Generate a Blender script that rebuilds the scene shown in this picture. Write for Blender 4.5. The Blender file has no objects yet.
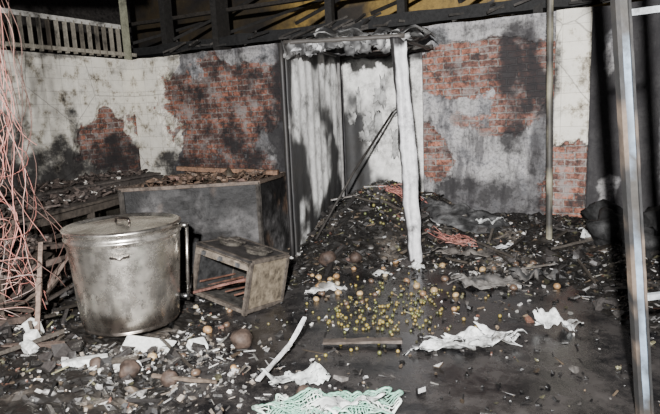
import bpy, math, random
from mathutils import Vector, Matrix, noise, Euler
random.seed(7)
rnd=random.uniform
D=bpy.data
# ---------------------------------------------------------------- helpers
def fbm(x,y,z=0.0,o=4):
    s=0;a=.5
    for i in range(o):
        s+=a*noise.noise(Vector((x,y,z+i*7.3))); x*=2.03;y*=2.03;z*=2.03;a*=.5
    return s
def sm(a,b,x):
    t=max(0.0,min(1.0,(x-a)/(b-a))); return t*t*(3-2*t)
def lerp(a,b,t): return tuple(a[i]+(b[i]-a[i])*t for i in range(3))
def nodes(m):
    m.use_nodes=True; nt=m.node_tree; nt.nodes.clear()
    o=nt.nodes.new('ShaderNodeOutputMaterial'); p=nt.nodes.new('ShaderNodeBsdfPrincipled')
    nt.links.new(p.outputs[0],o.inputs[0]); return nt,p
def vmat(name,rough=.9,metal=0.0,var=.5,scale=30,bump=.3,spec=.3,bdist=.01,r2=None,soot=0.0,ss=.22):
    """base colour from the vertex colour layer, broken up by procedural noise"""
    m=D.materials.new(name); nt,p=nodes(m); N=nt.nodes.new; Lk=nt.links.new
    a=N('ShaderNodeAttribute'); a.attribute_name='Col'
    tc=N('ShaderNodeTexCoord'); n=N('ShaderNodeTexNoise'); n.inputs['Scale'].default_value=scale; n.inputs['Detail'].default_value=7; n.inputs['Roughness'].default_value=.7
    Lk(tc.outputs['Object'],n.inputs['Vector'])
    mr=N('ShaderNodeMapRange'); mr.inputs[1].default_value=.3;mr.inputs[2].default_value=.7;mr.inputs[3].default_value=1-var;mr.inputs[4].default_value=1+var
    Lk(n.outputs['Fac'],mr.inputs[0])
    mx=N('ShaderNodeVectorMath'); mx.operation='SCALE'; Lk(a.outputs['Color'],mx.inputs[0]); Lk(mr.outputs[0],mx.inputs['Scale'])
    outc=mx.outputs[0]
    if soot:
        n2=N('ShaderNodeTexNoise'); n2.inputs['Scale'].default_value=scale*ss; n2.inputs['Detail'].default_value=9; n2.inputs['Roughness'].default_value=.75
        Lk(tc.outputs['Object'],n2.inputs['Vector'])
        m3=N('ShaderNodeMapRange'); m3.inputs[1].default_value=.50;m3.inputs[2].default_value=.66;m3.inputs[3].default_value=0;m3.inputs[4].default_value=soot
        Lk(n2.outputs['Fac'],m3.inputs[0])
        x=N('ShaderNodeMix');x.data_type='RGBA';Lk(m3.outputs[0],x.inputs[0]);Lk(outc,x.inputs[6]);x.inputs[7].default_value=(.02,.018,.016,1);outc=x.outputs[2]
    Lk(outc,p.inputs['Base Color'])
    p.inputs['Roughness'].default_value=rough; p.inputs['Metallic'].default_value=metal
    p.inputs['Specular IOR Level'].default_value=spec
    if r2 is not None:
        m2=N('ShaderNodeMapRange'); m2.inputs[1].default_value=.35;m2.inputs[2].default_value=.65;m2.inputs[3].default_value=rough;m2.inputs[4].default_value=r2
        Lk(n.outputs['Fac'],m2.inputs[0]);Lk(m2.outputs[0],p.inputs['Roughness'])
    if bump:
        b=N('ShaderNodeBump'); b.inputs['Strength'].default_value=bump; b.inputs['Distance'].default_value=bdist
        Lk(n.outputs['Fac'],b.inputs['Height']); Lk(b.outputs[0],p.inputs['Normal'])
    return m
M_soot=vmat('charred_surface',.6,0,.85,14,.6,.22,.015)
M_fine=vmat('debris_surface',.42,0,.6,60,.5,.5,.004)
M_paint=vmat('scorched_paint',.6,0,.3,14,.25,.4,soot=.85)
M_metal=vmat('sooty_steel',.20,.95,.3,7,.04,.5,.003,.36,soot=.6)
M_wood=vmat('charred_wood',.75,0,.6,18,.8,.3)
M_fruit=vmat('fruit_skin',.45,0,.5,40,.1,.5)
M_cloth=vmat('dirty_cloth',.8,0,.35,25,.4,.3,soot=.9)
M_plastic=vmat('melted_plastic',.4,0,.3,25,.1,.5,soot=.85)
M_wire=vmat('wire_plastic',.6,0,.5,9,0,.3)

class MB:
    def __init__(s): s.v=[];s.f=[];s.c=[]
    def add(s,vs,fs,col):
        b=len(s.v)
        for i,v in enumerate(vs):
            s.v.append(tuple(v)); s.c.append(col(v) if callable(col) else (col[i] if isinstance(col,list) else col))
        s.f+= [tuple(b+i for i in f) for f in fs]
    def box(s,c,size,col,rot=(0,0,0),jit=0,M=None):
        R=Euler(rot).to_matrix() if M is None else M
        vs=[]
        for x in(-.5,.5):
            for y in(-.5,.5):
                for z in(-.5,.5):
                    vs.append(Vector(c)+R@Vector((x*size[0]+rnd(-jit,jit),y*size[1]+rnd(-jit,jit),z*size[2]+rnd(-jit,jit))))
        s.add(vs,[(0,1,3,2),(4,6,7,5),(0,4,5,1),(2,3,7,6),(0,2,6,4),(1,5,7,3)],col)
    def beam(s,a,b,w,h,col,n=8,rough=0.0,twist=0):
        """rectangular bar from a to b, subdivided, optional irregular charring"""
        a=Vector(a);b=Vector(b);d=(b-a).normalized()
        up=Vector((0,0,1)) if abs(d.z)<.9 else Vector((math.cos(twist),math.sin(twist),0))
        sx=d.cross(up).normalized(); sy=sx.cross(d)
        vs=[];fs=[]
        for i in range(n+1):
            p=a.lerp(b,i/n)
            for (x,y) in((-1,-1),(1,-1),(1,1),(-1,1)):
                r=1+rough*noise.noise(p*9+Vector((x*5,y*5,0)))
                vs.append(p+sx*x*w/2*r+sy*y*h/2*r)
        for i in range(n):
            for j in range(4):
                k=(j+1)%4; fs.append((i*4+j,i*4+k,i*4+4+k,i*4+4+j))
        fs+=[(3,2,1,0),(n*4,n*4+1,n*4+2,n*4+3)]
        s.add(vs,fs,col)
    def tube(s,pts,r,col,n=8,cap=True):
        pts=[Vector(p) for p in pts]; vs=[];fs=[];m=len(pts)
        ref=None
        for i,p in enumerate(pts):
            d=(pts[min(i+1,m-1)]-pts[max(i-1,0)]).normalized()
            if ref is None: ref=d.orthogonal().normalized()
            ref=(ref-d*ref.dot(d)).normalized(); q=d.cross(ref)
            rr=r[i] if isinstance(r,(list,tuple)) else r
            for k in range(n):
                t=2*math.pi*k/n; vs.append(p+(ref*math.cos(t)+q*math.sin(t))*rr)
        for i in range(m-1):
            for k in range(n):
                l=(k+1)%n; fs.append((i*n+k,i*n+l,i*n+n+l,i*n+n+k))
        if cap: fs+=[tuple(range(n-1,-1,-1)),tuple((m-1)*n+k for k in range(n))]
        s.add(vs,fs,col)
    def lathe(s,prof,c,col,n=48,M=None,dent=None):
        vs=[];fs=[];m=len(prof);c=Vector(c)
        for (r,z) in prof:
            for k in range(n):
                t=2*math.pi*k/n; q=1+(dent(t,z) if dent else 0); v=Vector((r*q*math.cos(t),r*q*math.sin(t),z))
                if M is not None: v=M@v
                vs.append(c+v)
        for i in range(m-1):
            for k in range(n):
                l=(k+1)%n; fs.append((i*n+k,i*n+l,i*n+n+l,i*n+n+k))
        s.add(vs,fs,col)
    def blob(s,c,r,col,n=8,sq=(1,1,1),nz=.15,rz=0):
        """lumpy closed ball (potato, stone, fruit)"""
        vs=[];fs=[];m=max(4,n//2+1);c=Vector(c);o=rnd(0,99);R=Euler((rnd(-.4,.4),rnd(-.4,.4),rnd(0,6.28))).to_matrix()
        for i in range(m+1):
            ph=math.pi*i/m
            for k in range(n):
                t=2*math.pi*k/n
                d=Vector((math.sin(ph)*math.cos(t),math.sin(ph)*math.sin(t),math.cos(ph)))
                q=1+nz*noise.noise(d*1.7+Vector((o,0,0)))*2
                vs.append(c+R@Vector((d.x*sq[0],d.y*sq[1],d.z*sq[2]))*r*q)
        for i in range(m):
            for k in range(n):
                l=(k+1)%n; fs.append((i*n+k,i*n+n+k,i*n+n+l,i*n+l))
        s.add(vs,fs,col)
    def sheet(s,c,sx,sy,amp,col,M=None,nx=16,ny=12,fr=4,col2=None,ragged=.2,thick=.004):
        """crumpled sheet with a ragged outline; returns its upper surface points"""
        c=Vector(c);o=rnd(0,99);M=M or Matrix.Identity(3);vs=[];cs=[];fs=[]
        for layer in(0,1):
          for i in range(nx+1):
            for j in range(ny+1):
                u=i/nx*2-1;v=j/ny*2-1
                e=1+ragged*noise.noise(Vector((u*2.5+o,v*2.5,1)))*2
                k=math.sqrt(u*u+v*v); mx=max(abs(u),abs(v),1e-6)
                sq=.35+.65*(mx/max(k,1e-6))
                x=u*sq*e*sx/2;y=v*sq*e*sy/2
                z=amp*(abs(noise.noise(Vector((x*fr+o,y*fr,3))))*2+.6*abs(noise.noise(Vector((x*fr*2.7,y*fr*2.7+o,3)))))-layer*thick
                vs.append(c+M@Vector((x,y,z)))
                t=sm(-.1,.35,fbm(x*6+o,y*6,2)); cs.append(lerp(col,col2 or col,t))
        w=ny+1;b=(nx+1)*w
        for i in range(nx):
            for j in range(ny):
                a=i*w+j; fs.append((a,a+w,a+w+1,a+1)); fs.append((b+a,b+a+1,b+a+w+1,b+a+w))
        for i in range(nx):
            a=i*w; fs.append((a,b+a,b+a+w,a+w)); a=i*w+ny; fs.append((a,a+w,b+a+w,b+a))
        for j in range(ny):
            a=j; fs.append((a,a+1,b+a+1,b+a)); a=nx*w+j; fs.append((a,b+a,b+a+1,a+1))
        s.add(vs,fs,cs)
        return vs
    def shard(s,p,r,col):
        k=random.choice((0,0,0,1,1,2,2,3))
        R=Euler((rnd(-.5,.5),rnd(-.5,.5),rnd(0,6.28))).to_matrix();p=Vector(p)
        if k==0:
            n=random.randint(4,6);t=r*rnd(.06,.25);vs=[]
            rr=[rnd(.5,1.1) for _ in range(n)]
            for z in(-t,t):
                for i in range(n):
                    a=2*math.pi*i/n; vs.append(p+R@Vector((math.cos(a)*r*rr[i],math.sin(a)*r*rr[i]*.7,z+ .15*r*math.cos(a*2))))
            s.add(vs,[tuple(range(n-1,-1,-1)),tuple(range(n,2*n))]+[(i,(i+1)%n,n+(i+1)%n,n+i) for i in range(n)],col)
        elif k==1: s.blob(p,r*.6,col,5,(rnd(.6,1.3),rnd(.6,1.2),rnd(.4,.9)),.5)
        elif k==2: s.box(p,(r*rnd(1.8,3.5),r*rnd(.2,.5),r*rnd(.1,.35)),col,(rnd(-.4,.4),rnd(-.5,.5),rnd(0,6.28)),r*.08)
        else: s.box(p,(r*rnd(.8,1.5),r*rnd(.5,1),r*rnd(.3,.7)),col,(rnd(-.6,.6),rnd(-.6,.6),rnd(0,6.28)),r*.2)
    def obj(s,name,mat,smooth=False,bev=0):
        me=D.meshes.new(name);me.from_pydata(s.v,[],s.f);me.update()
        ca=me.color_attributes.new('Col','FLOAT_COLOR','POINT')
        flat=[]
        for c in s.c: flat+= [c[0],c[1],c[2],1.0]
        ca.data.foreach_set('color',flat)
        me.materials.append(mat)
        if smooth: me.polygons.foreach_set('use_smooth',[True]*len(me.polygons))
        o=D.objects.new(name,me);bpy.context.collection.objects.link(o)
        if bev:
            b=o.modifiers.new('b','BEVEL');b.width=bev;b.segments=2;b.limit_method='ANGLE'
        return o
BLK=(.012,.011,.011)
# ---------------------------------------------------------------- camera
yaw=math.radians(28.3);th=math.atan(95/550);al=math.radians(2.5)
R0=Matrix.Rotation(yaw,3,'Z')
X=R0@Vector((1,0,0));U=R0@Vector((0,math.sin(th),math.cos(th)));Fw=R0@Vector((0,math.cos(th),-math.sin(th)))
r=X*math.cos(al)-U*math.sin(al);u=X*math.sin(al)+U*math.cos(al)
cam=D.cameras.new('camera');cam.lens=30;cam.sensor_width=36
co=D.objects.new('camera',cam);bpy.context.collection.objects.link(co)
Mx=Matrix.Identity(4)
for i in range(3): Mx[i][0]=r[i];Mx[i][1]=u[i];Mx[i][2]=-Fw[i]
co.matrix_world=Matrix.Translation((.55,-7.38,1.7))@Mx
bpy.context.scene.camera=co
# ---------------------------------------------------------------- wall material
def wall_mat():
    m=D.materials.new('burnt_brick_and_plaster');nt,p=nodes(m);N=nt.nodes.new;L=nt.links.new
    uv=N('ShaderNodeUVMap');uv.uv_map='UVMap'
    at=N('ShaderNodeAttribute');at.attribute_name='Mask';sp=N('ShaderNodeSeparateColor');L(at.outputs['Color'],sp.inputs[0])
    def noi(s,d=8,r=.7,sx=None):
        n=N('ShaderNodeTexNoise');n.inputs['Scale'].default_value=s;n.inputs['Detail'].default_value=d;n.inputs['Roughness'].default_value=r
        if sx:
            mp=N('ShaderNodeMapping');mp.inputs['Scale'].default_value=sx;mp.inputs['Location'].default_value=(3.3,7.1,0);L(uv.outputs[0],mp.inputs[0]);L(mp.outputs[0],n.inputs['Vector'])
        else: L(uv.outputs[0],n.inputs['Vector'])
        return n
    wn=noi(7,4,.6)
    wv=N('ShaderNodeVectorMath');wv.operation='MULTIPLY_ADD';L(wn.outputs['Color'],wv.inputs[0]);wv.inputs[1].default_value=(.05,.05,0);L(uv.outputs[0],wv.inputs[2])
    br=N('ShaderNodeTexBrick');L(wv.outputs[0],br.inputs['Vector']);br.inputs['Scale'].default_value=1
    br.inputs['Brick Width'].default_value=.235;br.inputs['Row Height'].default_value=.085;br.inputs['Mortar Size'].default_value=.012;br.inputs['Mortar Smooth'].default_value=.4
    br.inputs['Color1'].default_value=(.30,.115,.072,1);br.inputs['Color2'].default_value=(.10,.052,.042,1);br.inputs['Mortar'].default_value=(.22,.19,.17,1)
    n1=noi(9);n2=noi(2.2,9,.72);n3=noi(4.5,9,.75,(1,.8,1));n4=noi(28,6,.7);n5=noi(1.5,8,.72,(2.6,.55,1))
    def ramp(src,els):
        r=N('ShaderNodeValToRGB');L(src,r.inputs[0]);e=r.color_ramp.elements
        e[0].position=els[0][0];e[0].color=els[0][1]+(1,);e[1].position=els[-1][0];e[1].color=els[-1][1]+(1,)
        for q in els[1:-1]:
            k=e.new(q[0]);k.color=q[1]+(1,)
        return r
    def mix(a,b,f,bt='MIX'):
        x=N('ShaderNodeMix');x.data_type='RGBA';x.blend_type=bt
        for s,i in((a,6),(b,7)):
            if isinstance(s,tuple): x.inputs[i].default_value=s+(1,)
            else: L(s,x.inputs[i])
        if isinstance(f,float): x.inputs[0].default_value=f
        else: L(f,x.inputs[0])
        return x.outputs[2]
    g=lambda v:(v,v,v)
    # brick stained with lime and soot
    bs=ramp(n4.outputs['Fac'],[(.34,g(.22)),(.48,g(.8)),(.66,g(1.35))])
    brick=mix(br.outputs['Color'],bs.outputs[0],1.0,'MULTIPLY')
    gr=ramp(n3.outputs['Fac'],[(.50,g(0)),(.60,g(.8))])
    brick=mix(brick,(.22,.20,.19),gr.outputs[0])
    ds=ramp(n3.outputs['Fac'],[(.39,g(.92)),(.50,g(0))])
    brick=mix(brick,(.022,.02,.02),ds.outputs[0])
    pl=ramp(n2.outputs['Fac'],[(.34,g(.04)),(.43,(.15,.15,.155)),(.50,(.36,.35,.35)),(.60,(.58,.57,.555))])
    pk=ramp(n4.outputs['Fac'],[(.33,g(.35)),(.5,g(1)),(.7,g(1.15))]);plc=mix(pl.outputs[0],pk.outputs[0],1.0,'MULTIPLY')
    vs_=ramp(n5.outputs['Fac'],[(.49,g(0)),(.60,g(.75))]);plc=mix(plc,(.04,.038,.04),vs_.outputs[0])
    ti=N('ShaderNodeTexBrick');L(uv.outputs[0],ti.inputs['Vector']);ti.offset=0;ti.inputs['Scale'].default_value=1;ti.inputs['Brick Width'].default_value=.30;ti.inputs['Row Height'].default_value=.2;ti.inputs['Mortar Size'].default_value=.003
    ti.inputs['Color1'].default_value=(.66,.635,.56,1);ti.inputs['Color2'].default_value=(.60,.58,.52,1);ti.inputs['Mortar'].default_value=(.36,.34,.30,1)
    ts=ramp(n3.outputs['Fac'],[(.34,(.10,.09,.08)),(.41,(.50,.47,.42)),(.48,(.95,.94,.92)),(.7,g(1.08))])
    tile=mix(ti.outputs['Color'],ts.outputs[0],1.0,'MULTIPLY')
    # crack lines in the tiling
    vo=N('ShaderNodeTexVoronoi');vo.feature='DISTANCE_TO_EDGE';vo.inputs['Scale'].default_value=.8;L(wv.outputs[0],vo.inputs['Vector'])
    cr=ramp(vo.outputs['Distance'],[(.002,g(.6)),(.007,g(0))]);tile=mix(tile,(.06,.055,.05),cr.outputs[0])
    def sharp(ch,amt,lo,hi,src=None):
        a=N('ShaderNodeMath');a.operation='SUBTRACT';L((src or n1).outputs['Fac'],a.inputs[0]);a.inputs[1].default_value=.5
        b=N('ShaderNodeMath');b.operation='MULTIPLY_ADD';L(a.outputs[0],b.inputs[0]);b.inputs[1].default_value=amt;L(ch,b.inputs[2])
        c=N('ShaderNodeMapRange');c.interpolation_type='SMOOTHSTEP';L(b.outputs[0],c.inputs[0]);c.inputs[1].default_value=lo;c.inputs[2].default_value=hi
        return c.outputs[0]
    base=mix(plc,tile,sharp(sp.outputs[2],.3,.45,.55))
    bm=sharp(sp.outputs[0],1.8,.42,.58,n3)
    base=mix(base,brick,bm)
    sf=sharp(sp.outputs[1],2.6,.1,.85,n2)
    sc=N('ShaderNodeMath');sc.operation='MULTIPLY';L(sf,sc.inputs[0]);sc.inputs[1].default_value=.96
    base=mix(base,(.014,.013,.014),sc.outputs[0])
    L(base,p.inputs['Base Color']);p.inputs['Roughness'].default_value=.8;p.inputs['Specular IOR Level'].default_value=.25
    iv=N('ShaderNodeMath');iv.operation='MULTIPLY';L(br.outputs['Fac'],iv.inputs[0]);L(bm,iv.inputs[1])
    h=N('ShaderNodeMath');h.operation='MULTIPLY_ADD';L(iv.outputs[0],h.inputs[0]);h.inputs[1].default_value=-.8;L(n1.outputs['Fac'],h.inputs[2])
    b=N('ShaderNodeBump');b.inputs['Strength'].default_value=.8;b.inputs['Distance'].default_value=.012;L(h.outputs[0],b.inputs['Height']);L(b.outputs[0],p.inputs['Normal'])
    return m
M_wall=wall_mat()
def blobs(x,z,bl,nf=1.0,seed=0):
    v=0.0;w=fbm(x*nf*1.6+seed,z*nf*1.6,seed,5)
    for (cx,cz,rx,rz,s) in bl:
        d=math.sqrt(((x-cx)/rx)**2+((z-cz)/rz)**2)
        v=max(v,s*sm(1.45,.55,d+w*1.2))
    return v
def wall(name,o,du,nrm,L0,H0,brick,soot,tile,topf=None,step=.03,thick=.18):
    o=Vector(o);du=Vector(du);nrm=Vector(nrm);nx=int(L0/step);nz=int(H0/step)
    vs=[];fs=[];cs=[];uvs=[]
    for i in range(nx+1):
        for j in range(nz+1):
            x=i/nx*L0;H=topf(x) if topf else H0;z=j/nz*H
            b=brick(x,z);s=soot(x,z);t=tile(x,z)
            off=.022*(1-sm(.4,.6,b+.8*fbm(x*4,z*4,9)))+.006*fbm(x*3,z*3,5)+(.015 if t>.5 and b<.3 else 0)
            vs.append(o+du*x+Vector((0,0,z))+nrm*off);cs.append((b,s,t));uvs.append((x,z))
    w=nz+1;flip=du.cross(Vector((0,0,1))).dot(nrm)<0
    for i in range(nx):
        for j in range(nz):
            a=i*w+j;q=(a,a+w,a+w+1,a+1);fs.append(q[::-1] if flip else q)
    b=len(vs)
    for i in range(nx+1):
        x=i/nx*L0;H=topf(x) if topf else H0
        for z in(0,H):
            vs.append(o+du*x+Vector((0,0,z))-nrm*thick);cs.append((0,.5,0));uvs.append((x,z))
    for i in range(nx):
        a=b+i*2;fs.append((a,a+1,a+3,a+2));c=i*w+nz;fs.append((c,c+w,a+3,a+1))
    for i in(0,nx):
        fs.append((i*w,i*w+nz,b+i*2+1,b+i*2))
    me=D.meshes.new(name);me.from_pydata([tuple(v) for v in vs],[],fs);me.update()
    ca=me.color_attributes.new('Mask','FLOAT_COLOR','POINT');fl=[]
    for c in cs: fl+=[c[0],c[1],c[2],1]
    ca.data.foreach_set('color',fl)
    ul=me.uv_layers.new(name='UVMap');idx=[0]*len(me.loops);me.loops.foreach_get('vertex_index',idx);fu=[]
    for k in idx: fu+=uvs[k]
    ul.data.foreach_set('uv',fu)
    me.materials.append(M_wall);ob=D.objects.new(name,me);bpy.context.collection.objects.link(ob);return ob
XB=-7.35
bb=[(-5.6,1.75,1.0,.85,1),(-4.8,2.1,.9,.45,1),(-1.1,2.2,.95,.36,1),(-.75,1.85,.55,.45,.9),(-1.75,1.1,.3,.45,.8),(-.02,.6,.32,.62,1.2),(-5.3,.9,1.2,.4,.8),(-2.4,2.6,.3,.2,.8),(-1.2,1.5,.5,.2,.55)]
bs_=[(-4.0,1.3,.5,1.7,1.0),(-.62,2.0,.30,.75,.85),(-.38,1.2,.14,1.4,.7),(-1.0,.35,1.1,.45,.8),(-3.25,1.6,.5,1.3,.95),(-3.0,.5,.8,.55,.9),(-4.9,1.2,.8,.5,.68),(-5.4,2.74,1.5,.08,.6),(-3.3,2.75,.9,.1,.9),(-6.3,.7,.6,.4,.85),(-1.7,2.35,.2,.3,.5),(-.9,2.68,.9,.05,.5)]
def b_brick(x,z):
    x+=XB
    if x>.17: return 0
    if x>-.24: return 1.0 if z<1.2+.10*noise.noise(Vector((x*9,1,0))) else 0
    return blobs(x,z,bb,1,3)
def b_soot(x,z):
    X_=x+XB
    v=blobs(X_,z,bs_,1,11)*.9
    if X_>-4.5 and X_<-.3: v=max(v,.32)
    if X_<-4.5 and X_>-6.45: v=max(v,.36)
    if X_>.17: v=1.35-1.15*blobs(X_,z,[(.36,2.2,.08,.3,1),(.40,.60,.13,.25,1),(.95,1.6,.07,1.0,.7)],2,4)
    if -.24<X_<=.17: v=.06+.5*blobs(X_,z,[(-.22,2.4,.08,.6,1),(.0,.1,.4,.25,.8)],2,8)
    return v
def b_tile(x,z):
    X_=x+XB
    if -.24<X_<.17 and z>1.1: return 1
    if X_<-6.35+.45*fbm(z*2.2,3,1)+.12*math.sin(z*5): return 1
    return 0
def topf(x): return 2.77+.03*fbm(x*2,0,0)
wall('wall_back',(XB,0,0),(1,0,0),(0,-1,0),10.2,2.77,b_brick,b_soot,b_tile,topf,.03)
def l_brick(x,z): return blobs(x,z,[(.62,1.35,.6,.5,1),(.3,.9,.5,.5,1)],1.3,21)
def l_soot(x,z):
    return max(.12,blobs(x,z,[(1.9,1.0,.8,.5,.85),(2.9,1.1,.9,.9,.9),(.7,.9,.8,.55,.75),(1.35,1.6,.12,.5,.6),(3.4,2.2,.5,.6,.8),(2.4,2.75,1.5,.05,.5)],1,31))
wall('wall_left',(XB,0,0),(0,-1,0),(1,0,0),5.0,2.77,l_brick,l_soot,lambda x,z:1,None,.035)
# ---------------------------------------------------------------- floor
def floor_mat():
    m=D.materials.new('wet_sooty_concrete');nt,p=nodes(m);N=nt.nodes.new;L=nt.links.new
    tc=N('ShaderNodeTexCoord');n=N('ShaderNodeTexNoise');n.inputs['Scale'].default_value=3;n.inputs['Detail'].default_value=10;n.inputs['Roughness'].default_value=.75;L(tc.outputs['Object'],n.inputs['Vector'])
    r=N('ShaderNodeValToRGB');L(n.outputs['Fac'],r.inputs[0]);e=r.color_ramp.elements;e[0].position=.42;e[0].color=(.004,.004,.0045,1);e[1].position=.75;e[1].color=(.05,.045,.042,1);L(r.outputs[0],p.inputs['Base Color'])
    q=N('ShaderNodeMapRange');L(n.outputs['Fac'],q.inputs[0]);q.inputs[1].default_value=.42;q.inputs[2].default_value=.62;q.inputs[3].default_value=.04;q.inputs[4].default_value=.45;L(q.outputs[0],p.inputs['Roughness'])
    b=N('ShaderNodeBump');b.inputs['Strength'].default_value=.25;b.inputs['Distance'].default_value=.02;L(n.outputs['Fac'],b.inputs['Height']);L(b.outputs[0],p.inputs['Normal'])
    return m
mb=MB();mb.box((-2.3,-3.8,-.1),(10.4,8.4,.2),BLK);fo=mb.obj('floor',floor_mat())
def Hh(x,y):
    n=fbm(x*1.3,y*1.3,2,4)
    h=-.05+.10*n
    h+=.58*sm(1.25,.0,math.sqrt(((x+2.35)/.95)**2+((y+.35)/1.6)**2))       # heap in the cubicle
    h+=.24*sm(-1.3,.1,y)*sm(-2.2,-1.6,x)                                   # along the back wall
    h+=.09*sm(-1.6,-2.6,x)                                                 # left side rubble
    h+=.12*sm(-2.3,-1.3,y)
    h+=.07*sm(-4.6,-5.3,y)*sm(-.6,-1.6,x)
    h+=.10*sm(.1,.7,x)*sm(-3.6,-2.4,y)
    h-=.13*sm(1.5,.6,math.sqrt(((x+.7)/1.5)**2+((y+3.8)/1.1)**2))          # wet cleared patch
    h+=.05*fbm(x*7,y*7,5,3)
    return h
def debris_col():
    t=random.random()
    if t<.60: k=rnd(.004,.018);return (k,k*.93,k*.88)
    if t<.75: k=rnd(.02,.08);return (k,k*.92,k*.85)
    if t<.85: k=rnd(.04,.15);return (k,k*.74,k*.5)
    if t<.88: k=rnd(.08,.16);return (k,k*.5,k*.35)
    if t<.94: k=rnd(.05,.14);return (k,k*.95,k*.55)
    k=rnd(.2,.6);return (k,k*.97,k*.92)
def blocked(x,y,m=.47):
    if (x+3.0)**2+(y+4.33)**2<m**2: return True
    if -4.2<x<-2.85 and -3.3<y<-1.9 and (y+2.65)>(x+2.85)*.7: return True
    return False
vs=[];fs=[];cs=[];nx=190;ny=240;x0,x1,y0,y1=-5.0,1.9,-7.0,-.09
for i in range(nx+1):
    for j in range(ny+1):
        x=x0+(x1-x0)*i/nx;y=y0+(y1-y0)*j/ny;vs.append((x,y,Hh(x,y)+rnd(-.014,.014)))
        t=fbm(x*2.5,y*2.5,9);k=.006+.07*sm(.05,.4,t)*rnd(.3,1.3);c=(k,k*.86,k*.72)
        if random.random()<.08: c=debris_col()
        cs.append(c)
for i in range(nx):
    for j in range(ny):
        a=i*(ny+1)+j;fs.append((a,a+ny+1,a+ny+2,a+1))
mb=MB();mb.add(vs,fs,cs)
for i in range(18000):
    x=rnd(-4.9,1.3);y=-.15-5.5*random.random()**1.1
    d=Hh(x,y)
    if blocked(x,y): continue
    if d<0 and random.random()<.86: continue
    r_=rnd(.007,.032)*(1.9 if random.random()<.1 else 1)
    c=debris_col()
    if fbm(x*1.1,y*1.1,40)<-.02: c=tuple(q_*.35 for q_ in c)       # patches burnt fully black
    mb.shard((x,y,max(d,0)+r_*.3),r_,c)
for i in range(1500):      # paler plaster rubble in the left foreground and in front of the right wall
    if i%3: x=random.gauss(-2.4,.6);y=random.gauss(-4.75,.3)
    else: x=random.gauss(-.6,.6);y=random.gauss(-1.6,.5)
    if blocked(x,y) or y<-5.6 or y>-.2: continue
    k=rnd(.04,.45);c=random.choice(((k,k*.97,k*.93),(k*.4,k*.34,k*.28),(k*.25,k*.24,k*.22),(k*.1,k*.1,k*.1)));r_=rnd(.01,.035)
    mb.shard((x,y,max(Hh(x,y),0)+r_*.3),r_,c)
for i in range(420):
    x=rnd(-4.8,1.0);y=rnd(-5.4,-.3);d=Hh(x,y)
    if blocked(x,y) or d<.0 : continue
    k=rnd(.006,.04);mb.shard((x,y,d+.03),rnd(.05,.12),(k,k*.9,k*.85))
for i in range(150):
    x=rnd(-4.6,.8);y=rnd(-5.2,-.5);d=Hh(x,y)
    if blocked(x,y,.6) or d<0: continue
    a=rnd(0,3.14);l=rnd(.15,.5);k=rnd(.01,.07)
    mb.beam((x-math.cos(a)*l/2,y-math.sin(a)*l/2,d+rnd(.0,.05)),(x+math.cos(a)*l/2,y+math.sin(a)*l/2,d+rnd(.02,.15)),rnd(.012,.035),rnd(.01,.03),(k,k*.85,k*.7),6,.5)
mb.obj('charred_debris',M_fine)
# ---------------------------------------------------------------- black metal vat with ash
FR,BR,BL,FL=[Vector(p) for p in((-2.85,-2.65,0),(-3.0,-1.85,0),(-4.35,-2.25,0),(-4.0,-3.45,0))]
q=[FR,BR,BL,FL];H1=1.0;mb=MB()
def vcol(v):
    t=fbm(v[0]*2.2,v[1]*2.2,v[2]*2.2,5);k=.006+.04*sm(-.05,.35,t)+.03*sm(.3,.0,v[2]);c=(k,k*.96,k*.95)
    return lerp(c,(.07,.045,.03),sm(.15,.4,fbm(v[0]*4,v[1]*4,v[2]*4+9))*.8)
cen=sum(q,Vector())/4
def quadwall(a,b,t=.03):
    n=30;m=20;vs=[];fs=[]
    nd=(b-a).cross(Vector((0,0,1))).normalized()
    for l in(0,1):
        for i in range(n+1):
            for j in range(m+1):
                p=a.lerp(b,i/n);p=Vector((p.x,p.y,H1*j/m))
                dent=.06*fbm(p.x*2.5,p.y*2.5,p.z*2.5)*math.sin(math.pi*i/n)
                vs.append(p+nd*dent-nd*l*t*(1 if nd.dot(p-cen)>0 else -1))
    w=m+1;B=(n+1)*w
    for i in range(n):
        for j in range(m):
            k=i*w+j;fs.append((k,k+w,k+w+1,k+1));fs.append((B+k,B+k+1,B+k+w+1,B+k+w))
        k=i*w+m;fs.append((k,k+w,B+k+w,B+k))
    mb.add(vs,fs,vcol)
for i in range(4):
    quadwall(q[i],q[(i+1)%4])
    a=q[i]+Vector((0,0,H1));b=q[(i+1)%4]+Vector((0,0,H1))
    mb.beam(a,b,.05,.035,(.06,.045,.035),16,.4)
    mb.beam(q[i],a,.04,.04,(.03,.027,.024),6,.2)
vs=[];fs=[];n=26
for i in range(n+1):
    for j in range(n+1):
        u_=i/n;v_=j/n;p=(q[0].lerp(q[1],v_)).lerp(q[3].lerp(q[2],v_),u_);p=cen+(p-cen)*.955
        e=math.sin(math.pi*u_)*math.sin(math.pi*v_)
        vs.append((p.x,p.y,.92+.22*e*(.5+fbm(p.x*4,p.y*4,1)*1.6)))
for i in range(n):
    for j in range(n):
        a=i*(n+1)+j;fs.append((a,a+n+1,a+n+2,a+1))
mb.add(vs,fs,lambda v:(.025+.12*max(0,fbm(v[0]*9,v[1]*9,1)),.02,.014))
for i in range(420):
    u_=rnd(.05,.95);v_=rnd(.05,.95);p=(q[0].lerp(q[1],v_)).lerp(q[3].lerp(q[2],v_),u_);p=cen+(p-cen)*.9
    k=rnd(.006,.06);mb.shard((p.x,p.y,.97+rnd(-.02,.10)),rnd(.02,.07),(k*1.5,k,k*.7))
mb.beam((-2.95,-2.1,1.04),(-4.1,-2.5,1.12),.07,.05,(.09,.05,.03),8,.4)
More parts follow.
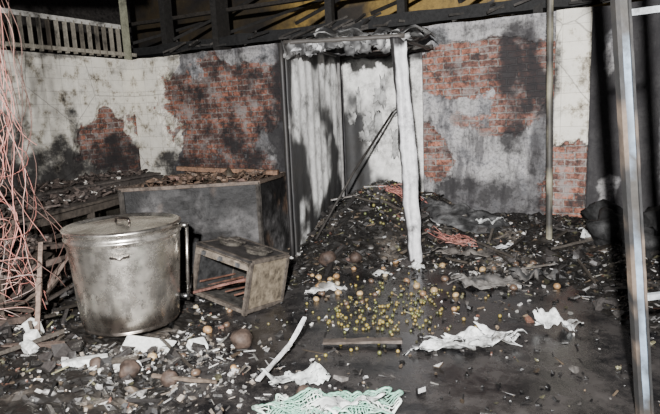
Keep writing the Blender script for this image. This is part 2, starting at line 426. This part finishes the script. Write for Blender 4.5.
mb.beam((-3.1,-2.5,1.0),(-3.9,-2.9,1.06),.05,.04,(.07,.04,.03),8,.4)
mb.obj('burnt_metal_vat',M_soot)
# ---------------------------------------------------------------- steel drum cooker
dc=Vector((-3.0,-4.33,0))
def dcol(v):
    z=v[2];ang=math.atan2(v[1]-dc.y,v[0]-dc.x)
    k=.78-.2*sm(-.1,.3,fbm(ang*3,z*.6,2,5));c=(k,k*.94,k*.84)
    c=lerp(c,(.14,.11,.08),sm(.0,.35,fbm(v[0]*3,v[1]*3,z*4+4,5))*.75)
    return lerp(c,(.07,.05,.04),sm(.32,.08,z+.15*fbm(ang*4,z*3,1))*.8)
mb=MB()
prof=[(.0,.07),(.37,.07),(.38,.09)]+[(.38+.06*i/34,.09+.70*i/34) for i in range(35)]+[(.452,.80),(.452,.815),(.44,.82),(.445,.86),(.458,.87),(.458,.885),(.44,.893),(.425,.885),(.40,.872),(.3,.880),(.2,.885),(.06,.895),(0,.9)]
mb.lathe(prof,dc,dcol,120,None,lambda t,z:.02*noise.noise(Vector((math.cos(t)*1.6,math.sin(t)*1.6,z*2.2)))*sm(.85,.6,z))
for i in range(3):
    a=i*2.1+.3;p=dc+Vector((math.cos(a)*.33,math.sin(a)*.33,0));mb.tube([p,p+Vector((0,0,.09))],.03,(.05,.05,.05),10)
mb.tube([dc+Vector((-.08,0,.89)),dc+Vector((-.07,0,.93)),dc+Vector((.07,0,.93)),dc+Vector((.08,0,.89))],.010,(.12,.1,.09))
vd=Vector((.55+3.0,-7.38+4.33,0)).normalized();sd=Vector((-vd.y,vd.x,0))
def rim(ang,z,rr=.45):
    d=vd*math.cos(ang)+sd*math.sin(ang);return dc+d*rr+Vector((0,0,z))
for (a0,z) in((-.1,.72),(2.9,.72)):
    P=[rim(a0-.13,z,.43),rim(a0-.13,z,.48),rim(a0,z-.01,.49),rim(a0+.13,z,.48),rim(a0+.13,z,.43)];mb.tube(P,.009,(.25,.22,.2))
mb.tube([rim(1.35,.20,.46),rim(1.35,.84,.50)],.014,(.35,.33,.3));mb.box(rim(1.35,.84,.47),(.09,.05,.03),(.3,.29,.27));mb.box(rim(1.35,.24,.43),(.09,.05,.03),(.2,.2,.2))
mb.obj('steel_drum_cooker',M_metal,True)
# ---------------------------------------------------------------- tipped gas stove frame
mb=MB();SM=Matrix.Translation((-2.52,-3.55,.05))@Euler((math.radians(-7),math.radians(9),math.radians(-6))).to_matrix().to_4x4()
def sb(c,s_,col,jit=.004):
    Mr=SM.to_3x3();mb.box(SM@Vector(c),s_,col,jit=jit,M=Mr)
st=(.055,.046,.038);W_,Dp,Ht=.62,.5,.47
for x in(-W_/2,W_/2):
    for y in(-Dp/2,Dp/2): sb((x,y,Ht/2),(.035,.035,Ht),st)
for z in(.03,Ht):
    for y in(-Dp/2,Dp/2): sb((0,y,z),(W_,.035,.035),st)
    for x in(-W_/2,W_/2): sb((x,0,z),(.035,Dp,.035),st)
sb((W_/2,0,Ht/2),(.012,Dp-.03,Ht-.05),(.11,.09,.065));sb((-W_/2,0,Ht/2),(.012,Dp-.03,Ht-.05),(.02,.02,.02));sb((0,Dp/2,Ht/2),(W_-.03,.012,Ht-.05),(.02,.018,.016))
sb((0,0,.04),(W_-.03,Dp-.03,.012),(.03,.028,.025));sb((0,-.01,Ht+.005),(W_+.03,Dp+.03,.018),(.018,.016,.015))
sb((0,-Dp/2-.02,Ht-.05),(W_,.02,.06),(.09,.075,.06))
for i in range(3): sb((-.2+.2*i,-Dp/2-.04,Ht-.05),(.035,.03,.035),(.05,.05,.05))
for i in range(6): sb((-.26+.105*i,0,.13),(.012,Dp-.04,.012),(.10,.05,.035))
mb.beam(SM@Vector((-.28,-.3,.03)),SM@Vector((.25,-.22,.3)),.03,.02,(.10,.05,.04),6,.3)
for cx in(-.16,.16):
    mb.lathe([(.03,0),(.10,0),(.11,.03),(.08,.035),(.05,.02),(.0,.02)],SM@Vector((cx,0,Ht+.015)),(.04,.036,.03),20,SM.to_3x3())
    for k in range(4):
        a=k*math.pi/2+.4;sb((cx+.08*math.cos(a),.08*math.sin(a),Ht+.05),(.09*abs(math.cos(a))+.012,.09*abs(math.sin(a))+.012,.012),(.04,.035,.03))
mb.obj('burnt_gas_stove',M_soot)
# ---------------------------------------------------------------- cubicle of white sheets
mb=MB()
def panel(a,b,z0,z1,colf,ripple=.012,n=40,m=60,lean=(0,0),thick=.02,fr=14,topj=.08,curl=0,wave=0):
    a=Vector(a);b=Vector(b);nd=Vector((b-a)).cross(Vector((0,0,1))).normalized();ax=(b-a).normalized();vs=[];cs=[];fs=[];L_=(b-a).length
    for l in(0,1):
        for i in range(n+1):
            for j in range(m+1):
                u_=i/n;top=z1+topj*fbm(u_*L_*3,a.x,2)*2;z=z0+(top-z0)*j/m;p=a.lerp(b,u_)+ax*(wave*fbm(z*2.2,u_*.5,8)*2)
                w=ripple*math.sin(u_*L_*fr*2+2.5*fbm(z*1.5,u_,3))+ripple*2*fbm(u_*L_*2,z*2,7)
                w+=curl*math.sin(math.pi*u_)
                t=(z-z0)/(z1-z0)
                v=Vector((p.x+lean[0]*t,p.y+lean[1]*t,z))+nd*(w-l*thick)
                vs.append(v);cs.append(colf(u_*L_,z))
    w_=m+1;B=(n+1)*w_
    for i in range(n):
        for j in range(m):
            k=i*w_+j;fs.append((k,k+w_,k+w_+1,k+1));fs.append((B+k,B+k+1,B+k+w_+1,B+k+w_))
        k=i*w_+m;fs.append((k,k+w_,B+k+w_,B+k));
    for j in range(m):
        fs.append((j,j+1,B+j+1,B+j));k=n*w_+j;fs.append((k,B+k,B+k+1,k+1))
    mb.add(vs,fs,cs)
WH=(.62,.62,.60)
def c_left(u_,z):
    t=.36+2.6*fbm(u_*1.6,z*1.0,4,6);t+=1.1*sm(.25,.0,u_)+.7*sm(2.2,2.5,z)-.1
    t+=.9*sm(.9,.2,z)*sm(.1,.7,u_)+.3*sm(1.0,1.7,u_)
    return lerp(WH,(.018,.018,.018),sm(.2,.85,t))
def c_right(u_,z):
    t=1.6*fbm(u_*6,z*1.6,14,5)+.9*sm(2.25,2.45,z)+.3*sm(.5,.1,z)+.8*sm(.04,.0,u_)
    return lerp((.50,.50,.51),BLK,sm(.2,.7,t))
def c_back(u_,z):
    t=.02+2.0*fbm(u_*1.8,z*1.3,24,6)+1.1*sm(.5,.0,u_)*sm(2.4,1.2,z)+.6*sm(2.25,2.4,z)+.5*sm(1.4,.7,z)
    return lerp((.58,.575,.55),(.025,.025,.025),sm(.15,.8,t))
panel((-2.76,-2.1,0),(-3.05,-.22,0),0,2.45,c_left,.006,80,90)
panel((-3.04,-.16,0),(-1.86,-.16,0),0,2.42,c_back,.006,60,80)
panel((-1.50,-1.80,0),(-1.35,-1.72,0),0.02,2.42,c_right,.022,24,80,(-.13,-.06),.012,24,.14,.06,.03)
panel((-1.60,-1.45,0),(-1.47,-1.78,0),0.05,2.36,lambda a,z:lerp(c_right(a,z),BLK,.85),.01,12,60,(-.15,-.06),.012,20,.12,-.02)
FB=(.04,.036,.032)
mb.beam((-2.76,-2.12,2.46),(-1.5,-1.78,2.44),.05,.045,FB,14,.4)
mb.beam((-2.76,-2.12,2.46),(-3.05,-.2,2.46),.04,.04,FB,10,.4)
mb.beam((-3.05,-.2,2.45),(-1.7,-.2,2.48),.05,.05,FB,10,.4)
mb.beam((-1.58,-1.6,2.42),(-1.75,-.2,2.46),.035,.035,FB,10,.4)
mb.beam((-2.79,-2.14,0),(-2.79,-2.14,2.46),.05,.04,BLK,10,.3)
mb.tube([(-2.93,-.5,0),(-2.93,-.5,2.46)],.022,(.16,.155,.15))
for i in range(26):
    t=i/25;x=-2.74+1.22*t;y=-2.1+.33*t;w_=rnd(.05,.2)
    mb.sheet((x,y,2.47-w_/2),.14,w_,.03,(.02,.02,.02),Euler((math.radians(90),0,.27)).to_matrix(),6,6,6,random.choice(((.35,.35,.34),(.03,.03,.03),(.5,.5,.5))),.35)
mb.sheet((-2.15,-1.1,2.5),1.15,1.5,.10,(.02,.02,.02),Matrix.Rotation(.15,3,'Z'),30,30,3,(.4,.4,.39),.25)
for i in range(14):
    mb.sheet((rnd(-2.9,-2.0),-.19,rnd(1.2,2.3)),rnd(.05,.15),rnd(.1,.4),.03,(.3,.3,.29),Euler((math.radians(90),0,0)).to_matrix(),6,8,6,(.02,.02,.02),.4)
mb.obj('burnt_sheet_cubicle',M_paint,True)
mb=MB();mb.tube([(-2.66,-1.82,.2),(-2.4,-1.24,.95),(-2.11,-.62,1.66)],.016,(.02,.018,.016));mb.tube([(-2.11,-.62,1.66),(-2.07,-.58,1.70)],.012,(.03,.028,.026))
mb.obj('leaning_steel_rod',M_soot,True)
# ---------------------------------------------------------------- poles
def polecol(v):
    t=fbm(v[0]*4,v[1]*4,v[2]*3.5);return lerp((.26,.24,.17),(.03,.028,.025),sm(-.22,.15,t))
mb=MB();pts=[(-.16-.06*i/20,-.78-.03*i/20,3.3*i/20) for i in range(21)];mb.tube(pts,.035,polecol,10)
mb.obj('scaffold_pole',M_paint,True)
rt=Vector((.88,.474,0));bk=Vector((-.474,.88,0))
def ladcol(v):
    t=fbm(v[0]*5,v[1]*5,v[2]*2.2);return lerp((.15,.20,.26),(.03,.028,.025),sm(-.02,.22,t))
def darkrail(v):
    t=fbm(v[0]*5,v[1]*5,v[2]*3.2);return lerp((.012,.012,.012),(.08,.06,.045),sm(.1,.3,t))
mb=MB();b0=Vector((.71,-4.2,0));le=rt*-.27
def lad(s_,z,o=0): return b0+rt*s_+le*(z/2.5)+Vector((0,0,z))+bk*o
def rail(s_,w,col,o=0):
    mb.beam(lad(s_,0,o),lad(s_,3.1,o),.045,w,col,60,.12,math.atan2(rt.y,rt.x))
rail(0,.045,ladcol);rail(-.03,.022,darkrail,-.012);rail(.028,.012,darkrail,-.012)
rail(.26,.04,ladcol);rail(.235,.015,darkrail,-.012)
for z in(.68,2.1,2.9): mb.beam(lad(0.02,z),lad(.26,z+.02),.03,.03,(.26,.28,.29),8,.05)
mb.obj('steel_ladder_frame',M_paint)
# ---------------------------------------------------------------- left benches
def bench(name,c,L_,Wd,z,rot,col):
    mb=MB();R=Matrix.Rotation(rot,3,'Z');c=Vector(c);n=6
    for i in range(n):
        x=(-.5+(i+.5)/n)*Wd
        a=c+R@Vector((x,-L_/2+rnd(0,.08),z+rnd(-.02,.02)));b=c+R@Vector((x+rnd(-.02,.02),L_/2-rnd(0,.08),z+rnd(-.02,.02)))
        k=rnd(.7,1.6);mb.beam(a,b,Wd/n*.88,.03,tuple(q_*k for q_ in col),18,.18)
    for sx in(-1,1):
        mb.beam(c+R@Vector((sx*Wd*.46,-L_/2,z-.06)),c+R@Vector((sx*Wd*.46,L_/2,z-.06)),.04,.08,col,10,.2)
        for sy in(-1,0,1): mb.beam(c+R@Vector((sx*Wd*.44,sy*L_*.46,0)),c+R@Vector((sx*Wd*.44,sy*L_*.46,z-.02)),.06,.06,col,8,.3)
        mb.beam(c+R@Vector((sx*Wd*.44,-L_*.46,.25)),c+R@Vector((sx*Wd*.44,L_*.46,.27)),.04,.05,col,8,.3)
    for i in range(260):
        p=c+R@Vector((rnd(-.45,.45)*Wd,rnd(-.48,.48)*L_,z+.03+rnd(0,.05)));k=rnd(.006,.06);mb.shard(p,rnd(.02,.08),(k*1.3,k,k*.85) if random.random()<.97 else (.35,.33,.3))
    return mb.obj(name,M_wood)
bench('charred_workbench',(-5.45,-3.1,0),2.4,.9,.74,math.radians(14),(.045,.037,.03))
bench('charred_workbench',(-6.6,-1.9,0),2.6,.8,.80,math.radians(4),(.04,.034,.03))
bench('charred_bench',(-4.35,-4.55,0),1.5,.5,.50,math.radians(38),(.05,.038,.03))
mb=MB()
for a,b,w,k in [((-3.9,-4.7,.05),(-3.65,-4.2,.75),.05,.07),((-4.6,-4.9,.3),(-3.7,-4.4,.55),.07,.03),((-4.9,-4.4,.5),(-3.7,-4.1,.62),.06,.025),((-3.3,-5.0,.03),(-3.75,-4.55,.72),.035,.10),((-4.2,-5.2,.1),(-3.5,-4.9,.22),.07,.03),((-3.9,-5.35,.08),(-2.9,-5.05,.16),.05,.05),((-4.1,-4.9,.02),(-4.3,-4.4,.85),.05,.04),((-3.6,-5.3,.1),(-3.9,-4.6,.4),.05,.02)]:
    mb.beam(a,b,w,w*.7,(k*1.4,k,k*.8),12,.35)
for i in range(50):
    x=rnd(-4.5,-3.6);y=rnd(-5.1,-4.5);a=rnd(0,3.14);l=rnd(.2,.5);k=rnd(.012,.06);z=rnd(.1,.35)
    mb.beam((x-math.cos(a)*l/2,y-math.sin(a)*l/2,z),(x+math.cos(a)*l/2,y+math.sin(a)*l/2,z+rnd(-.1,.2)),rnd(.02,.06),.02,(k*1.3,k,k*.8),6,.4)
mb.obj('charred_timber_pile',M_wood)
# ---------------------------------------------------------------- hanging wires
mb=MB()
mb.beam((-4.9,-5.3,3.15),(-3.0,-4.3,3.15),.08,.1,(.03,.025,.02),10,.2)
WC=((.36,.16,.13),(.30,.11,.09),(.42,.27,.23),(.09,.05,.04),(.26,.2,.18),(.36,.2,.16))
for i in range(46):
    t=random.random();x=-3.95+.45*t+rnd(-.05,.05);y=-4.95+.22*t+rnd(-.08,.08)
    zt=3.15;zb=rnd(.6,2.0) if random.random()<.7 else rnd(0.1,.5);pts=[];o=rnd(0,99);n=30;dr=rnd(-.3,.22)
    for k in range(n+1):
        f=k/n;z=zt+(zb-zt)*f;A=.03+.25*f
        pts.append((x+dr*f+A*noise.noise(Vector((o,z*1.9,0)))*1.3,y+dr*.5*f+A*noise.noise(Vector((o,z*1.9,9))),z))
    mb.tube(pts,rnd(.0018,.0036),random.choice(WC),5)
for i in range(20):
    x=rnd(-3.95,-3.65);y=rnd(-5.1,-4.8);z=rnd(.5,2.0);o=rnd(0,99);pts=[]
    for k in range(34):
        a=k*.42;R_=rnd(.03,.04)+.14*abs(math.sin(k*.1+o));pts.append((x+R_*math.cos(a)+.14*math.sin(k*.13+o),y+R_*math.sin(a),z-.02*k+.06*math.sin(a*1.3+o)))
    mb.tube([p if p[2]>.06 else (p[0],p[1],.06) for p in pts],.0028,random.choice(WC),5)
mb.obj('hanging_electrical_wires',M_wire,True)
mb=MB()
for (cx,cy) in((-1.95,-.55),(-1.25,-1.1),(-1.05,-1.25),(-2.05,-.7)):
    for i in range(6):
        o=rnd(0,99);pts=[]
        for k in range(24):
            x=cx+.3*noise.noise(Vector((o,k*.16,0)))+.1*math.sin(k*.4+o);y=cy+.25*noise.noise(Vector((o,k*.16,5)));pts.append((x,y,max(Hh(x,y),0)+.04+.12*abs(noise.noise(Vector((o,k*.2,8))))))
        mb.tube(pts,.0035,random.choice(WC[:4]),5)
mb.obj('tangled_wires',M_wire,True)
# ---------------------------------------------------------------- produce
mb=MB()
for i in range(250):
    x=random.gauss(-1.15,.32);y=random.gauss(-3.2,.40);r_=rnd(.009,.018)
    c=random.choice(((.12,.10,.022),(.075,.08,.025),(.15,.115,.025),(.03,.03,.012),(.06,.05,.02),(.14,.10,.03)))
    mb.blob((x,y,max(Hh(x,y),0)+r_*.8),r_,c,7,(1,1,.95),.03)
for i in range(60):
    x=random.gauss(-2.1,.22);y=random.gauss(-.9,.35);r_=rnd(.013,.024);c=random.choice(((.13,.12,.035),(.07,.085,.03),(.09,.08,.03)))
    if not(-2.65<x<-1.6 and y<-.3): continue
    mb.blob((x,y,max(Hh(x,y),0)+r_*.6),r_,c,7,(1,1,.95),.03)
mb.obj('scattered_limes',M_fruit,True)
mb=MB()
for (n_,cx,cy,s1,s2) in((18,-2.0,-2.75,.3,.3),(12,-1.2,-2.4,.5,.3),(12,-.7,-1.6,.5,.3),(5,-2.35,-3.95,.2,.2),(5,-2.4,-4.7,.3,.25)):
    for i in range(n_):
        x=random.gauss(cx,s1);y=random.gauss(cy,s2)
        if blocked(x,y,.52): continue
        r_=rnd(.022,.038);c=random.choice(((.22,.13,.06),(.15,.09,.05),(.26,.18,.09),(.07,.045,.03),(.32,.26,.17)))
        mb.blob((x,y,max(Hh(x,y),0)+r_*.5),r_,c,10,(1.15,1,.85),.08)
mb.obj('scattered_onions',M_fruit,True)
mb=MB()
for (x,y,r_) in((-1.92,-4.28,.085),(-2.0,-4.95,.06),(-2.25,-5.05,.07),(-1.1,-4.75,.05),(-2.5,-5.1,.05),(-2.3,-2.2,.10),(-2.05,-2.0,.07)):
    mb.blob((x,y,max(Hh(x,y),0)+r_*.6),r_,(.04,.028,.022),16,(1,1,.9),.1)
mb.obj('charred_coconuts',M_soot,True)
# ---------------------------------------------------------------- named bits of rubble
def flat(name,items,mat=M_cloth):
    mb=MB()
    for (x,y,sx,sy,amp,col,col2,rz) in items:
        mb.sheet((x,y,max(Hh(x,y),0)+.01),sx,sy,amp,col,Matrix.Rotation(rz,3,'Z')@Euler((rnd(-.12,.12),rnd(-.12,.12),0)).to_matrix(),40,26,6,col2,.45)
    mb.obj(name,mat,True)
W2=(.56,.57,.56);GR=(.07,.066,.06)
flat('crumpled_plastic_sheet',[(-.42,-3.72,.66,.16,.05,W2,GR,.5),(-.35,-3.60,.5,.14,.08,W2,GR,.3),(-.22,-3.5,.3,.16,.07,W2,(.3,.3,.3),.1),(.15,-3.12,.28,.13,.09,W2,GR,.3)])
flat('torn_white_paper',[(-1.95,-2.95,.34,.13,.06,(.6,.6,.58),GR,1.0),(-1.35,-1.95,.14,.1,.05,W2,W2,.2),(-1.6,-2.3,.2,.1,.05,(.5,.5,.48),GR,.9),(-.6,-1.1,.25,.1,.05,(.6,.6,.6),GR,.5),(-.9,-.5,.3,.15,.08,W2,GR,.2),(.3,-.7,.25,.2,.12,W2,GR,.2)])
flat('burnt_cardboard',[(-.55,-2.2,.6,.3,.06,(.14,.13,.12),(.02,.02,.02),.45),(-1.0,-1.5,.5,.25,.06,(.10,.09,.08),(.03,.03,.03),.2),(-.2,-1.9,.4,.3,.08,(.03,.03,.03),(.14,.13,.12),.9)])
mb=MB()
for (x,y,sx,sy,sz,rz,t) in((-2.50,-4.66,.36,.18,.05,.35,.22),(-2.62,-5.10,.28,.15,.05,.9,-.1),(-2.33,-5.0,.19,.14,.06,-.2,.1),(-3.25,-5.05,.10,.07,.09,.4,.3),(-2.2,-4.45,.12,.1,.05,1.2,.3),(-3.45,-4.9,.13,.08,.12,.4,.2),(-3.05,-5.2,.10,.08,.07,.1,.2)):
    mb.box((x,y,max(Hh(x,y),0)+sz*.5),(sx,sy,sz),(.55,.56,.54),(t,t*.4,rz),.02)
mb.obj('broken_plaster_slabs',M_cloth,False,.014)
# squashed green plastic basket: moulded lattice with a rim
mb=MB();tmp=MB();nxx,nyy=60,30
pv=tmp.sheet((-.86,-4.90,.04),.80,.32,.08,(1,1,1),Matrix.Rotation(.5,3,'Z'),nxx,nyy,5,None,.12)
def PV(i,j): return Vector(pv[i*(nyy+1)+j])
GC=(.13,.27,.20)
def gcol(v): return lerp(GC,(.42,.46,.42),sm(.0,.3,fbm(v[0]*6,v[1]*6,3)))
for i in range(0,nxx+1,2): mb.tube([PV(i,j) for j in range(0,nyy+1)],.0035,gcol,5)
for j in range(0,nyy+1,2): mb.tube([PV(i,j) for i in range(0,nxx+1)],.0035,gcol,5)
edge=[PV(i,0) for i in range(nxx+1)]+[PV(nxx,j) for j in range(1,nyy+1)]+[PV(i,nyy) for i in range(nxx-1,-1,-1)]+[PV(0,j) for j in range(nyy-1,-1,-1)]
mb.tube([p+Vector((0,0,.005)) for p in edge],.007,gcol,8)
pv2=tmp.sheet((-.90,-4.84,.0),.7,.26,.05,(1,1,1),Matrix.Rotation(.55,3,'Z'),nxx,nyy,5,None,.12)
def P2(i,j): return Vector(pv2[i*(nyy+1)+j])
for i in range(0,nxx+1,2): mb.tube([P2(i,j) for j in range(0,nyy+1)],.0035,gcol,5)
for j in range(0,nyy+1,2): mb.tube([P2(i,j) for i in range(0,nxx+1)],.0035,gcol,5)
mb.obj('green_plastic_basket',M_plastic,True)
mb=MB();mb.sheet((-1.18,-4.66,.05),.36,.13,.06,(.42,.44,.42),Matrix.Rotation(.5,3,'Z'),30,20,8,(.08,.08,.08),.45);mb.sheet((-.72,-4.93,.12),.3,.12,.05,(.42,.44,.42),Matrix.Rotation(.6,3,'Z'),24,18,8,(.1,.1,.1),.45)
mb.obj('dirty_rag',M_cloth,True)
mb=MB();mb.beam((-1.42,-4.78,.06),(-1.44,-4.35,.12),.03,.012,(.36,.36,.35),12,.6);mb.beam((-1.44,-4.4,.1),(-1.44,-4.14,.24),.025,.012,(.42,.42,.42),8,.6)
mb.beam((-1.35,-4.05,.03),(-.82,-3.82,.04),.07,.02,(.05,.04,.033),10,.4)
mb.beam((-2.1,-5.0,.06),(-1.65,-4.9,.06),.02,.02,(.08,.06,.045),8,.4)
mb.obj('splintered_laths',M_wood)
mb=MB()
for (x,y,r_) in((.45,-.8,.22),(.75,-1.2,.2),(.95,-.7,.26),(.38,-.42,.2)):
    mb.blob((x,y,Hh(x,y)+r_*.5),r_,(.018,.018,.018),18,(1.1,1,.8),.35)
mb.obj('melted_black_sacks',M_soot,True)
mb=MB();mb.sheet((-1.25,-.55,.30),1.1,.45,.06,(.02,.02,.02),Euler((math.radians(28),math.radians(12),0)).to_matrix(),20,12,4,(.10,.10,.10),.2)
mb.obj('warped_metal_sheet',M_soot,True)
# ---------------------------------------------------------------- things above the walls
mb=MB();CR=(.24,.22,.18)
mb.beam((XB,.1,2.86),(XB,-5,2.86),.07,.06,CR,20,.05);mb.beam((XB,-.2,3.32),(XB,-5,3.32),.06,.07,(.36,.35,.32),20,.05)
y=-.25
while y>-5:
    mb.beam((XB,y,2.80),(XB,y,3.32),.02,.08,lerp(CR,(.05,.04,.03),max(0,rnd(-.4,1))),4,.05,0);y-=.15
mb.beam((XB+.05,-.12,2.77),(XB+.05,-.12,4.6),.09,.09,(.22,.22,.16),8,.05)
mb.obj('balustrade',M_paint)
def yel(v):
    t=fbm(v[0]*1.1,v[2]*1.3,3);c=lerp((.26,.17,.045),(.03,.025,.02),sm(.0,.3,t));return lerp(c,BLK,sm(-5.3,-6.2,v[0])*.9)
mb=MB();n=60;m=20;vs=[];fs=[]
for i in range(n+1):
    for j in range(m+1): vs.append((-10+12.5*i/n,2.6,2.2+3.2*j/m))
for i in range(n):
    for j in range(m): a=i*(m+1)+j;fs.append((a,a+m+1,a+m+2,a+1))
mb.add(vs,fs,yel);mb.obj('wall_rear',M_paint)
mb=MB()
for x,w in((-7.0,.2),(-5.75,.34),(-3.6,.1),(-2.4,.12),(-.5,.3),(.9,.35)):
    mb.beam((x,.6,2.6),(x+rnd(-.05,.05),.6,5.2),w,.12,(.012,.011,.01),8,.1)
mb.beam((-9,.55,2.98),(2.5,.55,2.96),.2,.16,(.010,.010,.010),40,.5)
mb.beam((-9,.75,3.55),(2.5,.75,3.5),.1,.06,(.02,.017,.014),30,.3)
for i in range(8): 
    x=-8+1.3*i;mb.beam((x,.4,3.1),(x+.9,2.4,3.9+rnd(-.2,.3)),.06,.05,(.012,.011,.01),8,.2)
for i in range(90):
    x=rnd(-7,1.5);k=rnd(.01,.05);a=rnd(-.5,.5);l=rnd(.2,.7);mb.beam((x,.3+rnd(0,.4),2.86+rnd(0,.1)),(x+l*math.cos(a),.3+rnd(0,.4),2.9+abs(l*math.sin(a))),.03,.03,(k,k*.9,k*.8),5,.5)
mb.obj('charred_roof_frame',M_wood)
mb=MB();mb.box((-3.8,1.45,2.55),(12.5,2.2,.12),(.03,.03,.03));mb.obj('ceiling',M_soot)
mb=MB();mb.box((-10.5,-1,3.5),(.1,9,7),(.03,.027,.025));mb.obj('wall_far_left',M_soot)
# ---------------------------------------------------------------- light
def area(name,loc,tgt,size,power,col):
    l=D.lights.new(name,'AREA');l.shape='DISK';l.size=size;l.energy=power;l.color=col
    o=D.objects.new(name,l);bpy.context.collection.objects.link(o);o.location=loc
    o.rotation_euler=(Vector(tgt)-Vector(loc)).to_track_quat('-Z','Y').to_euler()
area('camera_flash',(.7,-8.3,2.4),(-2.2,-1.2,.9),.12,1900,(1,.985,.98))
w=D.worlds.new('w');bpy.context.scene.world=w;w.use_nodes=True;w.node_tree.nodes['Background'].inputs[0].default_value=(.75,.75,.85,1);w.node_tree.nodes['Background'].inputs[1].default_value=.06
